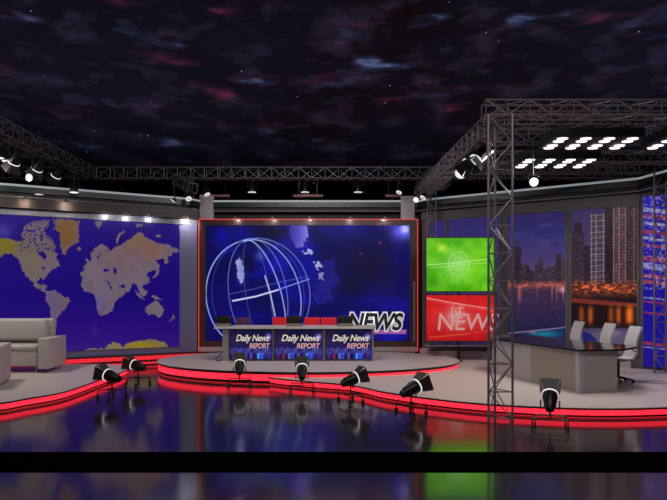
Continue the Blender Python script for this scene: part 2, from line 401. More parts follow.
for i, (x0, x1, fn, nu, nv) in enumerate(wins):
    A_ = on_line(RA, RB, x0); B_ = on_line(RA, RB, x1)
    zt = 4.22; zb = 0.52
    o = tag(panel('window_%d' % (i+1), A_, B_, zb, zt, nu, nv, fn, M['screen'], off=0.012), kind='structure')
    d = (B_-A_).normalized(); n = Vector((d.y, -d.x))
    mb = MB()
    for (s0, s1, za, zc) in ((-0.05, 0.0, zb-0.05, zt+0.05), ((B_-A_).length, (B_-A_).length+0.05, zb-0.05, zt+0.05)):
        a = A_+d*s0; b = A_+d*s1; mb.prism([tuple(a+n*0.05), tuple(b+n*0.05), tuple(b+n*0.001), tuple(a+n*0.001)], za, zc)
    for za, zc in ((zb-0.05, zb), (zt, zt+0.05)):
        mb.prism([tuple(A_+n*0.05), tuple(B_+n*0.05), tuple(B_+n*0.001), tuple(A_+n*0.001)], za, zc)
    mb.build('window_frame', M['wall'], o)

# ------------------------------------------------------------------ world map wall
def Z(pts, s, ox, oy): return [(x/s+ox, y/s+oy) for x, y in pts]
LANDS = [
 Z([(-60, 225), (0, 213), (30, 212), (60, 222), (90, 232), (125, 225), (122, 195), (118, 180), (140, 160), (130, 148), (158, 132), (185, 120), (215, 112), (270, 112), (272, 130), (262, 152), (240, 160), (262, 178), (258, 198), (285, 215), (302, 245), (312, 262), (300, 285), (318, 300), (315, 322), (330, 345), (335, 368), (312, 372), (290, 385), (272, 405), (258, 425), (240, 445), (238, 432), (205, 442), (200, 462), (212, 480), (232, 482), (240, 468), (262, 478), (250, 496), (228, 498), (205, 482), (180, 455), (150, 425), (130, 400), (118, 372), (112, 345), (95, 320), (60, 298), (30, 300), (0, 318), (-60, 330)], 5.555, 0, 200),
 Z([(200, 28), (235, 20), (262, 42), (278, 72), (300, 62), (322, 62), (350, 72), (372, 88), (390, 100), (420, 112), (425, 130), (408, 150), (402, 172), (382, 185), (370, 202), (355, 215), (345, 240), (340, 290), (322, 330), (305, 330), (298, 260), (305, 215), (308, 175), (292, 145), (275, 115), (282, 88), (250, 60), (215, 45)], 6.06, 0, 280),
 Z([(295, 112), (330, 106), (400, 106), (440, 118), (436, 160), (438, 195), (430, 240), (410, 248), (390, 255), (375, 280), (362, 306), (345, 290), (338, 250), (332, 215), (335, 185), (322, 172), (285, 160), (305, 140)], 5.555, 0, 200),
 Z([(425, 268), (445, 264), (456, 272), (440, 288)], 5.555, 0, 200),
 Z([(525, 118), (570, 118), (560, 140), (545, 162), (535, 140)], 5.555, 0, 200),
 Z([(470, 322), (488, 330), (492, 360), (478, 380), (482, 350)], 5.555, 0, 200),
 Z([(-12, 290), (8, 282), (5, 262), (8, 240), (30, 210), (52, 190), (78, 192), (100, 205), (108, 218), (95, 222), (110, 230), (130, 213), (165, 200), (170, 190), (195, 180), (205, 165), (230, 160), (242, 142), (262, 128), (300, 128), (302, 152), (330, 162), (350, 170), (362, 182), (385, 190), (430, 190), (460, 205), (497, 222), (490, 235), (460, 240), (452, 252), (432, 258), (432, 290), (418, 302), (412, 275), (395, 270), (365, 278), (370, 292), (388, 305), (382, 335), (372, 348), (362, 325), (345, 335), (322, 348), (318, 362), (330, 378), (328, 400), (308, 415), (290, 420), (300, 450), (292, 460), (300, 480), (278, 462), (272, 440), (255, 412), (238, 410), (225, 430), (210, 462), (200, 450), (190, 410), (172, 400), (140, 395), (158, 415), (150, 430), (120, 448), (105, 430), (90, 395), (78, 378), (60, 382), (45, 370), (20, 378), (0, 352), (-25, 352), (-38, 372), (-52, 370), (-55, 345), (-32, 335), (-35, 310)], 5.557, 90, 210),
 Z([(143, 182), (146, 155), (165, 130), (186, 113), (188, 125), (165, 150), (156, 182)], 5.557, 90, 210),
 Z([(352, 382), (380, 362), (385, 338), (378, 335), (368, 352), (345, 375)], 5.557, 90, 210),
 Z([(365, 140), (400, 138), (395, 150), (370, 152)], 5.557, 90, 210),
 Z([(255, 80), (285, 75), (290, 92), (262, 98)], 5.557, 90, 210),
 Z([(248, 42), (262, 22), (285, 16), (312, 20), (318, 28), (345, 30), (352, 45), (362, 68), (386, 70), (378, 88), (352, 108), (342, 122), (338, 138), (318, 152), (303, 154), (293, 132), (292, 108), (285, 90), (262, 82), (245, 68)], 3.03, 0, 265),
 Z([(348, 20), (372, 28), (388, 45), (378, 58), (362, 64), (352, 44)], 3.03, 0, 265),
 Z([(338, 118), (347, 112), (344, 132), (337, 138)], 3.03, 0, 265),
 Z([(440, 134), (448, 122), (462, 112), (476, 108), (486, 118), (496, 132), (493, 148), (482, 160), (470, 150), (452, 152), (442, 146)], 3.03, 0, 265),
 Z([(458, 92), (478, 96), (492, 106), (470, 102)], 3.03, 0, 265),
 Z([(410, 76), (422, 86), (438, 104), (430, 104), (414, 88)], 3.03, 0, 265),
 Z([(428, 82), (442, 74), (446, 86), (434, 94)], 3.03, 0, 265),
 Z([(526, 150), (530, 158), (518, 168), (512, 174), (520, 160)], 3.03, 0, 265),
 Z([(440, 40), (448, 44), (446, 60), (438, 52)], 3.03, 0, 265),
 [(84, 350), (92, 348), (104, 349), (109, 344), (113, 342.5), (121, 344), (123, 347), (127, 343), (139, 340.5), (156, 339.5), (166, 343.5), (168, 346), (168, 351), (84, 351)],
]
SEAS = [Z([(212, 292), (240, 285), (258, 310), (250, 335), (232, 318), (215, 308)], 5.555, 0, 200), Z([(228, 362), (258, 380), (240, 392)], 5.555, 0, 200),
        Z([(150, 165), (200, 170), (195, 178), (150, 178)], 5.555, 0, 200), Z([(180, 195), (196, 210), (186, 225)], 5.555, 0, 200), Z([(225, 180), (240, 210), (228, 235), (222, 200)], 5.555, 0, 200),
        Z([(40, 372), (85, 372), (92, 390), (45, 388)], 5.557, 60, 210), Z([(76, 326), (108, 330), (100, 345), (78, 342)], 5.557, 90, 210), Z([(128, 322), (150, 328), (142, 362), (130, 345)], 5.557, 90, 210),
        Z([(40, 255), (58, 235), (52, 262), (40, 280)], 5.557, 90, 210), Z([(88, 388), (94, 388), (128, 440), (120, 446)], 5.557, 90, 210)]
def worldmap(p):
    X, Y = p.X, p.Y
    p.vgrad([(205, (26, 4, 106)), (250, (16, 0, 100)), (290, (16, 0, 102)), (325, (28, 4, 104)), (350, (44, 16, 112))])
    p.addc(vnoise(X/30, Y/20, 8), (10, 4, 16)); p.soft(3, 231, 10, 8, (72, 58, 150), 0.8)
    jx = (vnoise(X/1.6, Y/1.6, 41, 3)-0.5)*3.4; jy = (vnoise(X/1.6+9, Y/1.6+3, 42, 3)-0.5)*3.4
    q = Pic(X+jx, Y+jy); land = np.zeros(X.shape, bool)
    for l in LANDS: land |= q.inside(l)
    for l in SEAS: land &= ~q.inside(l)
    land &= ~((vnoise(X/1.5, Y/1.1, 77, 2) > 0.63) & (X > 20) & (X < 56) & (Y < 252))
    base = np.zeros(X.shape+(3,)); base[:] = (106, 90, 104)
    t = Pic(X, Y); t.c = base
    t.soft(5, 245, 16, 14, (112, 100, 30), 1.0); t.soft(33, 258, 12, 22, (106, 94, 74), .8); t.soft(66, 232, 14, 22, (112, 78, 42), 1.0)
    t.soft(136, 240, 14, 12, (114, 90, 66), 1.0); t.soft(152, 250, 12, 10, (124, 84, 70), .8); t.soft(120, 255, 16, 16, (112, 86, 92), .7)
    t.soft(55, 305, 18, 18, (92, 76, 118), .8); t.soft(66, 302, 5, 10, (112, 84, 80), .7); t.soft(98, 305, 8, 12, (98, 84, 136), .8); t.soft(140, 345, 28, 6, (136, 116, 34), 1.0); t.soft(113, 346, 9, 4, (128, 108, 84), .9)
    t.addc(vnoise(X/6, Y/6, 15), (14, 12, 12)); t.c -= 6
    p.c = np.where(land[..., None], t.c, p.c)
    p.blend((X > 179.5)*1.0, (58, 46, 110)); p.soft(95, 330, 3, 6, (60, 40, 120), .5)
mapo = thing('world_map', 'huge backlit blue world map graphic covering the left wall', 'wall graphic')
mA = on_line(LB, LA, -60); mB = on_line(LB, LA, 179.5)
panel('map_print', mA, mB, 0.47, 4.09, 420, 300, worldmap, M['print'], mapo, off=0.02)
d = (mB-mA).normalized(); n = Vector((d.y, -d.x))
MB().prism([tuple(mA+n*0.018), tuple(mB+n*0.018), tuple(mB+n*0.002), tuple(mA+n*0.002)], 0.47, 4.09).build('backing_board', M['black'], mapo)

# ------------------------------------------------------------------ central video wall
VY = 17.40
def main_pic(p):
    X, Y = p.X, p.Y
    p.vgrad([(222, (8, 6, 64)), (260, (8, 6, 88)), (300, (12, 8, 96)), (345, (10, 6, 80))])
    n = vnoise(X/22, Y/16, 2); p.addc(np.clip(n-0.45, 0, 1), (20, 30, 230))
    p.soft(223, 234, 10, 7, (12, 14, 150), 1); p.soft(245, 232, 9, 6, (6, 8, 130), .9); p.soft(280, 232, 22, 9, (8, 6, 40), .9); p.soft(213, 262, 7, 20, (6, 6, 60), .6)
    p.soft(245, 262, 20, 16, (6, 5, 40), .85); p.soft(240, 318, 26, 14, (12, 12, 110), .5); p.soft(278, 262, 14, 12, (18, 22, 170), .9); p.soft(290, 295, 10, 18, (14, 14, 120), .8); p.soft(262, 300, 14, 12, (10, 10, 70), .7)
    p.soft(370, 268, 38, 28, (18, 14, 52), .95); p.soft(348, 285, 26, 14, (16, 14, 54), .8); p.soft(395, 290, 20, 22, (24, 16, 92), .6); p.soft(345, 232, 30, 9, (22, 16, 120), .6); p.soft(322, 312, 24, 9, (12, 10, 60), .7)
    p.soft(354, 318, 40, 7, (20, 14, 140), .5)
    j = (vnoise(X/2, Y/2, 6, 3)-0.5)*5; q = Pic(X+j, Y+j)
    land = q.inside([(288, 219), (306, 219), (307, 228), (308, 238), (303, 246), (296, 248), (292, 240)])
    p.blend(land*np.clip((X-284)/22, 0, 1), (150, 140, 225)); p.soft(297, 233, 12, 16, (60, 50, 190), .5)
    for c in ([(303, 252), (312, 250), (311, 255), (305, 255)], [(314, 263), (318, 260), (323, 267), (317, 270)], [(318, 274), (324, 272), (323, 279), (318, 279)]): p.blend(q.inside(c)*.85, (190, 200, 240))
    l2 = q.inside([(322, 262), (336, 258), (334, 272), (342, 280), (330, 290), (334, 300), (318, 306), (312, 296), (316, 286), (326, 280)]); p.blend(l2*.5, (44, 38, 160)); p.soft(326, 285, 12, 16, (34, 28, 130), .5)
    sa = q.inside([(236, 259), (240, 258), (243, 266), (244, 276), (241, 285), (238, 278)]); p.blend(sa*.9, (170, 185, 230)); p.soft(241, 270, 4, 12, (90, 100, 180), .4)
    p.soft(260, 256, 5, 5, (70, 90, 170), .7)
    c = (120, 140, 225); cx, cy = 258, 295
    for a_, al, wd in ((52, .85, .7), (46, .4, .4), (29, .8, .6), (12, .5, .3)):
        p.line(ell(cx, cy, a_, 57, -9), wd*0.6, c, al)
    p.line(ell(cx+2, cy, 40, 56, -14, -95, 95), .6, (150, 170, 240), .95)
    p.line(ell(cx+3, cy, 20, 57, -16, -95, 95), .5, (170, 190, 245), .95)
    p.line(ell(cx-6, cy, 46, 55, -6, 100, 260), .6, (150, 170, 240), .9)
    p.line([(232, 300.5), (256, 296), (283, 288), (309, 279)], .7, (130, 150, 225), .9)
    p.line([(230, 294), (254, 289), (280, 282), (306, 277)], .4, (90, 110, 210), .7)
    p.line([(233, 301), (256, 296.5), (278, 290)], 1.0, (215, 225, 250), .9)
    p.line([(265, 276), (270, 292), (275, 316)], 1.0, (200, 215, 250), .8)
    # flare, small red stars, pink ledge
    p.glow(403, 231, 13, 10, (90, 90, 140), 1.0); p.glow(405, 229, 3.5, 3.5, (160, 160, 120), 1.0)
    for ang in range(0, 360, 30): p.line([(405, 229), (405+15*math.cos(math.radians(ang+12)), 229+12*math.sin(math.radians(ang+12)))], .15, (110, 110, 200), .35)
    p.glow(380, 243, 1.8, 1.6, (110, 10, 60)); p.glow(361, 253.5, 1.6, 1.4, (90, 6, 50)); p.glow(276, 246, 2, 2, (20, 20, 60))
    p.rect(373, 330.5, 406, 334, (170, 92, 160), .9); p.rect(345, 334, 407, 338, (26, 18, 150), .6); p.rect(372, 329.5, 407, 331, (200, 170, 200), .5)
    p.c = np.clip(p.c, 0, 255)
vw = thing('video_wall', 'giant central video wall showing a wireframe globe and NEWS, framed in red', 'screen', (0, VY, 0))
def vx(px): return (px-CX)/F*VY
def vz(py): return CH+(HY-py)/F*VY
ref = thing_local = vw
o = panel('screen_picture', (vx(206), VY), (vx(409.5), VY), vz(341), vz(225.5), 460, 270, main_pic, M['screen'], vw, off=0.002)
o.location = (0, -VY, 0)
def bx(mb, x0, x1, z0, z1, y0, y1): return mb.box(((x0+x1)/2, (y0+y1)/2, (z0+z1)/2), (x1-x0, y1-y0, z1-z0))
mb = MB()
x0, x1, z0, z1 = vx(199.5), vx(417), 0.30, vz(220)
bx(mb, x0, x1, z0, z1, 0.03, 0.19)
bx(mb, x0, vx(206), 0.62, z1, -0.04, 0.03); bx(mb, vx(409.5), x1, 0.62, z1, -0.04, 0.03); bx(mb, vx(206), vx(409.5), vz(225.5), z1, -0.04, 0.03)
mb.build('bezel', M['bezelred'], vw)
mb = MB(); t = 0.024
bx(mb, x0-t, x0, z0, z1+t, -0.06, 0.05); bx(mb, x1, x1+t, z0, z1+t, -0.06, 0.05); bx(mb, x0, x1, z1, z1+t, -0.06, 0.05)
mb.build('red_light_outline', M['redline'], vw)
bx(MB(), x0, x1, 0.30, vz(346.8), -0.06, 0.03).build('base_panel', M['plinthgrey'], vw)
bx(MB(), x0, x1, vz(346.8), vz(341), -0.05, 0.03).build('lower_bezel', M['bezelred'], vw)
mb = MB(); bx(mb, vx(413), vx(415), 0.62, 2.4, -0.055, -0.04); mb.build('side_strip', M['greymetal'], vw)
for nm, m_, off_, y_, ex in (('letter_outline', 'silver', 0.065, -0.02, 0.004), ('letters', 'letterdark', 0.022, -0.035, 0.006)):
    t_ = text(nm, 'NEWS', 0.70, M[m_], (vx(346.5), y_, vz(329.6)), (PI/2, 0, 0), vw, shear=0.25, offset=off_, extrude=ex, sx=0.86)
    t_['label'] = 'silver outlined italic word NEWS' if nm != 'letters' else 'dark faces of the italic word NEWS'

# ------------------------------------------------------------------ stage platforms
def inset(poly, dist):
    n = len(poly); area = sum(poly[i][0]*poly[(i+1) % n][1]-poly[(i+1) % n][0]*poly[i][1] for i in range(n)); sg = 1 if area > 0 else -1
    out = []
    for i in range(n):
        a, b, c = Vector(poly[i-1]), Vector(poly[i]), Vector(poly[(i+1) % n])
        e1 = (b-a).normalized(); e2 = (c-b).normalized(); n1 = Vector((-e1.y, e1.x)); n2 = Vector((-e2.y, e2.x)); m = (n1+n2)
        m = m.normalized() if m.length > 1e-6 else n1
        out.append(tuple(b+m*sg*dist/max(0.5, m.dot(n1))))
    return out
def smooth(pts, k=6):   # Catmull-Rom through an open line
    P_ = [Vector(p) for p in pts]; P_ = [2*P_[0]-P_[1]]+P_+[2*P_[-1]-P_[-2]]; out = []
    for i in range(1, len(P_)-2):
        for j in range(k):
            t = j/k; a, b, c, d = P_[i-1:i+3]
            out.append(tuple(0.5*((2*b)+(c-a)*t+(2*a-5*b+4*c-d)*t*t+(3*b-a-3*c+d)*t**3)))
    out.append(tuple(P_[-2])); return out
def platform(label, poly, front, h, z0=0.0):
    t = thing('stage_platform', label, 'stage platform', (0, 0, z0))
    MB().prism(poly, h-0.008, h).build('deck', M['deck'], t)
    MB().prism(poly, h-0.036, h-0.008).build('edge_trim', M['black'], t)
    MB().prism(inset(poly, 0.05), 0.0, h-0.036).build('plinth', M['darkwood'], t)
    a = inset(poly, 0.04)
    lo = h*0.30; hi = h*0.76
    pts = [a[i] for i in front]; b = inset(poly, 0.052); pb = [b[i] for i in front]
    mb = MB(); n = len(pts)
    mb.ribbon(pts, lo, hi); mb.ribbon(pb[::-1], lo, hi)
    mb.build('led_strip', M['redled'], t)['label'] = 'glowing red light strip'
    mb = MB(); a = inset(poly, 0.046); mb.ribbon([a[i] for i in front], 0.006, 0.018); mb.build('reflection_line', M['redled_dim'], t)  # added glowing line stands in for the strip's reflection in the floor
    return t
EC, EA, EB = (-0.65, 15.25), 3.95, 2.50
def ep(deg, k=0.0): return (EC[0]+(EA-k)*math.cos(math.radians(deg)), EC[1]+(EB-k)*math.sin(math.radians(deg)))
angs = [180-46+i*4 for i in range(0, int((360-88)/4)+2)]    # from back left round the front to back right
cen = [ep(a) for a in angs]; cen = [(x, min(y, 17.3)) for x, y in cen]
platform('oval grey platform edged in red light in front of the central video wall', cen, range(0, len(cen)), 0.30)
lf = smooth([(-13, 9.5), (-9, 9.45), (-7, 9.5), (-5.75, 9.73), (-5.42, 10.2), (-5.12, 10.8), (-5.05, 11.6), (-5.05, 12.5), (-5.02, 13.5), (-5.12, 14.4), (-5.45, 14.9), (-6.4, 15.2), (-8, 14.9)], 5)
lpoly = lf+[(-13.0, 12.15)]
platform('grey rounded platform with red lit edge carrying the cream sofa at left', lpoly, range(0, len(lf)), 0.18)
rf = smooth([(-1.62, 13.10), (-1.40, 12.78), (-0.9, 12.42), (-0.28, 12.08), (0.3, 11.78), (0.60, 11.42), (0.85, 11.02), (1.16, 10.68), (1.71, 10.2), (2.55, 9.68), (3.55, 9.38), (4.4, 9.28), (5.42, 9.38), (6.6, 9.7), (8.6, 10.6)], 5)
arc = [ep(a, 0.0) for a in range(36, -98, -6)]           # back along the oval platform's edge
arc = [(EC[0]+(x-EC[0])*0.99, EC[1]+(y-EC[1])*0.985) for x, y in arc]
rpoly = rf+[(8.6, 13.35), (7.60, 14.22), (2.66, 17.50)]+[(x, y) for x, y in arc]
platform('long curved grey platform edged in red light under the right hand desk and trusses', rpoly, range(0, len(rf)), 0.18)

# ------------------------------------------------------------------ central news desk
dk = thing('news_desk', 'central grey news desk with three front screens on the oval platform', 'desk', (0, 0, 0.30))
DY = 14.9
def dx(px, d=DY): return (px-CX)/F*d
mb = MB(); bx(mb, dx(214.5), dx(375.5), 0.83, 0.885, DY-0.06, DY+0.80); mb.build('desktop', M['desklight'], dk)
bx(MB(), dx(222.5), dx(228.5), 0.0, 0.83, DY, DY+0.65).build('end_panel', M['deskgrey'], dk)
bx(MB(), dx(371.5), dx(373.5), 0.0, 0.83, DY, DY+0.65).build('end_panel', M['deskgrey'], dk)
mb = MB(); bx(mb, dx(228.5), dx(371.5), 0.02, 0.83, DY+0.03, DY+0.08); mb.build('front_panel', M['deskgrey'], dk)
def deskpic(x0, x1):
    def f(p):
        X = (p.X-x0)/(x1-x0); Y = (p.Y-334)/(359-334)
        q = Pic(X, Y)
        q.vgrad([(0, (20, 14, 52)), (0.3, (38, 26, 72)), (0.55, (28, 20, 84)), (0.75, (40, 36, 110)), (0.8, (24, 16, 66)), (1, (20, 10, 50))])
        q.glow(0.93, 0.12, .07, .12, (130, 120, 190)); q.soft(0.15, 0.2, .15, .3, (56, 40, 80), .5)
        q.blend(np.clip(vnoise(X*26, Y*14, 6, 3)*1.2-0.35, 0, .7)*(np.abs(Y-0.66) < .13), (110, 120, 200))
        b = vnoise(X*16, Y*0, 12, 2); q.addc(np.clip(b-.35, 0, 1)*(Y > .77), (60, 120, 330))
        for xx, c in ((0.18, (150, 30, 70)), (0.30, (90, 120, 190)), (.08, (90, 20, 60)), (.5, (120, 60, 120)), (.62, (20, 30, 140)), (.68, (80, 170, 220)), (.9, (90, 30, 110))):
            q.blend((np.abs(X-xx) < .025)*(Y > .78)*.8, c)
        p.c = q.c
    return f
for k, (x0_, x1_) in enumerate(((230.5, 271.5), (275, 322), (326, 371))):
    xa, xb = dx(x0_), dx(x1_); za, zb = 0.055, 0.80
    mo = MB(); bx(mo, xa-0.02, xb+0.02, za-0.02, zb+0.02, DY-0.03, DY+0.028)
    mon = mo.build('front_screen', M['black'], dk); mon['label'] = 'flat screen reading Daily News REPORT'
    s_ = panel('screen_picture', (xa, DY-0.031), (xb, DY-0.031), za+0.3, zb+0.3, 110, 60, deskpic(x0_, x1_), M['screen'], mon); s_.location = (0, 0, -0.3)
    W_ = xb-xa
    text('title_lettering', 'Daily News', 0.235, M['letterwhite'], (xa+0.13*W_, DY-0.040, zb-0.285), (PI/2, 0, 0), mon, shear=0.3, offset=0.004, extrude=0.003, sx=0.92*W_/1.2)
    text('subtitle_lettering', 'REPORT', 0.180, M['letterpink'], (xa+0.46*W_, DY-0.040, zb-0.47), (PI/2, 0, 0), mon, shear=0.15, offset=0.004, extrude=0.003, sx=0.92*W_/1.2)
# laptops on the desk
def laptop(px, label):
    t = thing('laptop', label, 'laptop', (dx(px, 15.2), 15.05, 0.30+0.886), 0, 'laptops on the central desk')
    MB().box((0, 0.0, 0.035), (0.40, 0.06, 0.07), b=0.004).build('hinge_bar', M['olive'], t)
    MB().box((0, 0.14, 0.010), (0.40, 0.28, 0.02), b=0.004).build('keyboard_base', M['laptop'], t)
    MB().box((0, 0.02, 0.15), (0.40, 0.02, 0.24), b=0.006).build('lid', M['laptop'], t)
    return t
laptop(224.5, 'black open laptop at the left end of the central news desk')
laptop(294.5, 'black open laptop in the middle of the central news desk between red chairs')
laptop(345, 'black open laptop at the right end of the central news desk below NEWS')
def desk_chair(px, m, label, wdt=0.41):
    t = thing('presenter_chair', label, 'chair', (dx(px, 15.95), 15.95, 0.30), 0, 'chairs behind the central desk')
    MB().box((0, 0.18, 0.825), (wdt, 0.07, 0.50), b=0.02).build('backrest', m, t)
    MB().box((0, -0.03, 0.48), (wdt, 0.40, 0.08), b=0.025).build('seat', m, t)
    MB().tube((0, -0.03, 0.08), (0, -0.03, 0.45), 0.025, 10).build('gas_column', M['blackmetal'], t)
    MB().box((0, 0.17, 0.53), (0.06, 0.03, 0.25)).build('back_bracket', M['blackmetal'], t)
    for i in range(5):
        a = 2*PI*i/5; e = (0.22*math.cos(a), -0.03+0.22*math.sin(a), 0.05)
        l_ = MB().tube((0, -0.03, 0.09), e, 0.018, 6).build('leg', M['blackmetal'], t)
        MB().tube((e[0]-0.012, e[1], 0.026), (e[0]+0.012, e[1], 0.026), 0.026, 10).build('caster', M['black'], l_)
    return t
desk_chair(242, M['purplefabric'], 'dark purple chair back behind the left part of the central desk')
desk_chair(279, M['redfabric'], 'red chair back just left of the middle laptop, behind the central desk')
desk_chair(311.8, M['redfabric'], 'red chair back just right of the middle laptop, behind the central desk', 0.44)
desk_chair(328.5, M['redfabric'], 'red chair back beside the right end laptop, behind the central desk', 0.44)
tag(MB().path([(dx(222), DY+.05, .5), (dx(219.5), DY+.02, .46), (dx(216.5), DY, .38), (dx(216), DY-.02, .314), (dx(219), DY-.1, .314), (dx(222), DY-.1, .314)], 0.012, 6).build('power_cable', M['black']), 'short black cable curling out of the left end of the central desk', 'cable')

# ------------------------------------------------------------------ side monitors
def green_pic(p):
    X, Y = p.X, p.Y
    p.vgrad([(238, (84, 176, 20)), (265, (92, 190, 34)), (292, (78, 170, 16))])
    p.c += (vnoise(X/9, Y/9, 5)-.5)[..., None]*np.array((90, 70, 60)); p.soft(433, 282, 8, 8, (50, 130, 8), .6); p.soft(475, 262, 14, 24, (120, 206, 10), .6); p.soft(437, 262, 8, 18, (100, 190, 30), .5); p.soft(458, 264, 12, 13, (150, 222, 130), .7)
    p.soft(442, 248, 5, 4, (190, 230, 60), .9); p.line(ell(459, 264, 10, 12, 0), 1.4, (170, 225, 110), .5); p.line(ell(459, 264, 6, 7, 0), .6, (190, 235, 150), .4)
    p.line([(427, 265), (455, 263), (497, 258)], .6, (215, 245, 190), .6); p.line([(430, 268), (470, 264), (490, 263)], .3, (215, 245, 190), .45)
    p.blend((np.mod(X, 6) < .5)*(Y < 262)*(X < 440)*.3, (170, 220, 90)); p.rect(492, 236, 500, 293, (60, 160, 30), .35)
def red_pic(p):
    X, Y = p.X, p.Y
    p.vgrad([(292, (186, 22, 26)), (310, (206, 26, 30)), (341, (170, 16, 22))])
    p.addc(vnoise(X/7, Y/6, 9)-.5, (70, 26, 26)); p.soft(455, 318, 12, 11, (200, 96, 96), .8); p.soft(462, 320, 26, 9, (206, 92, 88), .55)
    p.line([(427, 298), (450, 302.5), (497, 310)], .6, (240, 170, 170), .8); p.line([(427, 300), (450, 304.5), (497, 312)], .5, (230, 120, 120), .4)
    p.line([(430, 338), (497, 330)], .4, (220, 60, 60), .8); p.line([(430, 337), (470, 334)], .6, (220, 90, 40), .6)
    p.soft(455, 318, 6, 7, (216, 190, 186), .75); q = (vnoise(X/1.4, Y/1.4, 3, 2) > .56)*np.exp(-((X-456)/6)**2-((Y-316)/7)**2)
    p.blend(q*.8, (150, 40, 40)); p.blend((vnoise(X/1.5, Y/2, 8, 2) > .5)*np.exp(-((X-457)/7)**4-((Y-312)/7)**4)*.5, (240, 220, 215))
SY = 15.85
for nm, pic, py0, py1, lab in (('g', green_pic, 236.8, 292.4, 'wall mounted monitor glowing bright green, above the red one'), ('r', red_pic, 294.0, 342.0, 'monitor glowing red with pale NEWS lettering, below the green one')):
    t = thing('monitor', lab, 'monitor', (0, SY, 0), group='side monitors')
    xa, xb = (425.2-CX)/F*SY, (497.5-CX)/F*SY; za, zb = CH+(HY-py1)/F*SY, CH+(HY-py0)/F*SY
    mb = MB(); bx(mb, xa, xb, za, zb, 0.006, 0.08); 
    e = 0.035
    bx(mb, xa, xa+e, za, zb, -0.01, 0.006); bx(mb, xb-e, xb, za, zb, -0.01, 0.006); bx(mb, xa+e, xb-e, za, za+e, -0.01, 0.006); bx(mb, xa+e, xb-e, zb-e, zb, -0.01, 0.006)
    mb.build('bezel', M['black'], t)
    o = panel('screen_picture', (xa+e, SY), (xb-e, SY), za+e, zb-e, 150, 110, pic, M['screen'], t); o.location = (0, -SY, 0)
    if nm == 'r': text('lettering', 'NEWS', 0.66, M['letterpale'], (xa+0.30, -0.006, za+0.33), (PI/2, 0, 0), t, shear=0.1, offset=0.004, extrude=0.002, sx=0.96)
t = thing('monitor_stand', 'black frame with two posts and shelf holding the green and red monitors', 'monitor stand', (0, SY+0.16, 0.181))
xa, xb = (425.2-CX)/F*SY, (497.5-CX)/F*SY
for x in (xa+0.95, xb-0.1): MB().box((x, 0, 1.75), (0.07, 0.07, 3.5)).build('post', M['blackmetal'], t)
for z in (0.30, 1.82, 3.2): MB().box(((xa+xb)/2, -0.03, z), (xb-xa-0.27, 0.05, 0.06)).build('crossbar', M['blackmetal'], t)
MB().box(((xa+xb)/2, 0.0, 0.42), (xb-xa, 0.22, 0.03)).build('shelf', M['greymetal'], t)
for x in (xa+0.95, xb-0.1): MB().box((x, 0, 0.02), (0.10, 0.5, 0.04)).build('foot', M['blackmetal'], t)

# ------------------------------------------------------------------ banner at far right
def banner(p):
    X, Y = p.X, p.Y
    p.vgrad([(190, (26, 16, 150)), (300, (22, 12, 140)), (375, (30, 18, 130))])
    rows = [(207, 211, 0), (213, 217, 1), (221, 224, 0), (229, 233, 1), (236, 239, 0), (243, 246, 1), (255, 260, 1), (262, 268, 0), (273, 277, 1), (279, 283, 1), (296, 298, 0), (300, 302, 1), (311, 313, 1), (341, 344, 1), (346, 347, 0)]
    for a, b, red in rows:
        p.blend(((Y+(X-641)*-.12 > a) & (Y+(X-641)*-.12 < b))*(.55+.4*(vnoise(X/2.6, Y/2, int(a), 2) > .42)), (140, 44, 66) if red else (140, 138, 180))
    g = (vnoise(X/2.2, Y/2.6, 31, 2) > .64) & (X > 650) & (Y < 290); p.blend(g*.55, (172, 168, 200))
    g = (vnoise(X/2.4, Y/1.6, 37, 2) > .66) & (X < 651) & (Y < 290); p.blend(g*.5, (170, 160, 190))
t = thing('banner', 'tall blue banner with red and white bands on the far right wall', 'banner')
a_ = Vector(BA)+(Vector(BB)-Vector(BA)).normalized()*0.08; b_ = Vector(BA)+(Vector(BB)-Vector(BA)).normalized()*1.9
panel('printed_face', a_, b_, 0.24, 4.42, 120, 330, banner, M['screen'], t, off=0.03)
d = (b_-a_).normalized(); n = Vector((d.y, -d.x))
MB().prism([tuple(a_+n*0.027), tuple(b_+n*0.027), tuple(b_+n*0.002), tuple(a_+n*0.002)], 0.22, 4.44).build('frame', M['black'], t)

# ------------------------------------------------------------------ interview desk at right
id_ = thing('interview_desk', 'long angled pale desk with a black top on the right platform', 'desk', (0, 0, 0.18))
def pan(mb, a, b, z0, z1, th=0.04):
    a = Vector(a); b = Vector(b); d_ = (b-a).normalized(); n_ = Vector((d_.y, -d_.x))
    mb.prism([tuple(a), tuple(b), tuple(b-n_*th), tuple(a-n_*th)], z0, z1); return mb
A0, A1, A2, A3 = (3.74, 13.6), (4.13, 12.05), (4.56, 10.72), (5.32, 10.82)
pan(MB(), A0, A1, 0, 0.78).build('front_panel', M['deskwhite'], id_)
pan(MB(), (A1[0]-0.02, A1[1]), (4.545, 10.79), 0, 0.78).build('front_panel', M['deskbeige'], id_)['label'] = 'beige front panel'
MB().prism([(4.535, 10.82), (4.555, 10.70), (4.635, 10.71), (4.61, 10.86)], 0, 0.78).build('corner_post', M['white'], id_)
pan(MB(), (4.63, 10.73), A3, 0, 0.78).build('end_panel', M['deskwhite'], id_)
MB().prism([(3.74, 14.1), (3.66, 13.62), (4.06, 12.03), (4.50, 10.62), (5.36, 10.70), (5.92, 11.25), (5.95, 11.7), (5.35, 12.9), (4.95, 14.5), (4.5, 14.9)], 0.78, 0.815).build('desktop', M['desktop'], id_)
pan(MB(), (5.28, 10.9), (4.75, 12.9), 0, 0.78).build('inner_panel', M['deskgrey'], id_)

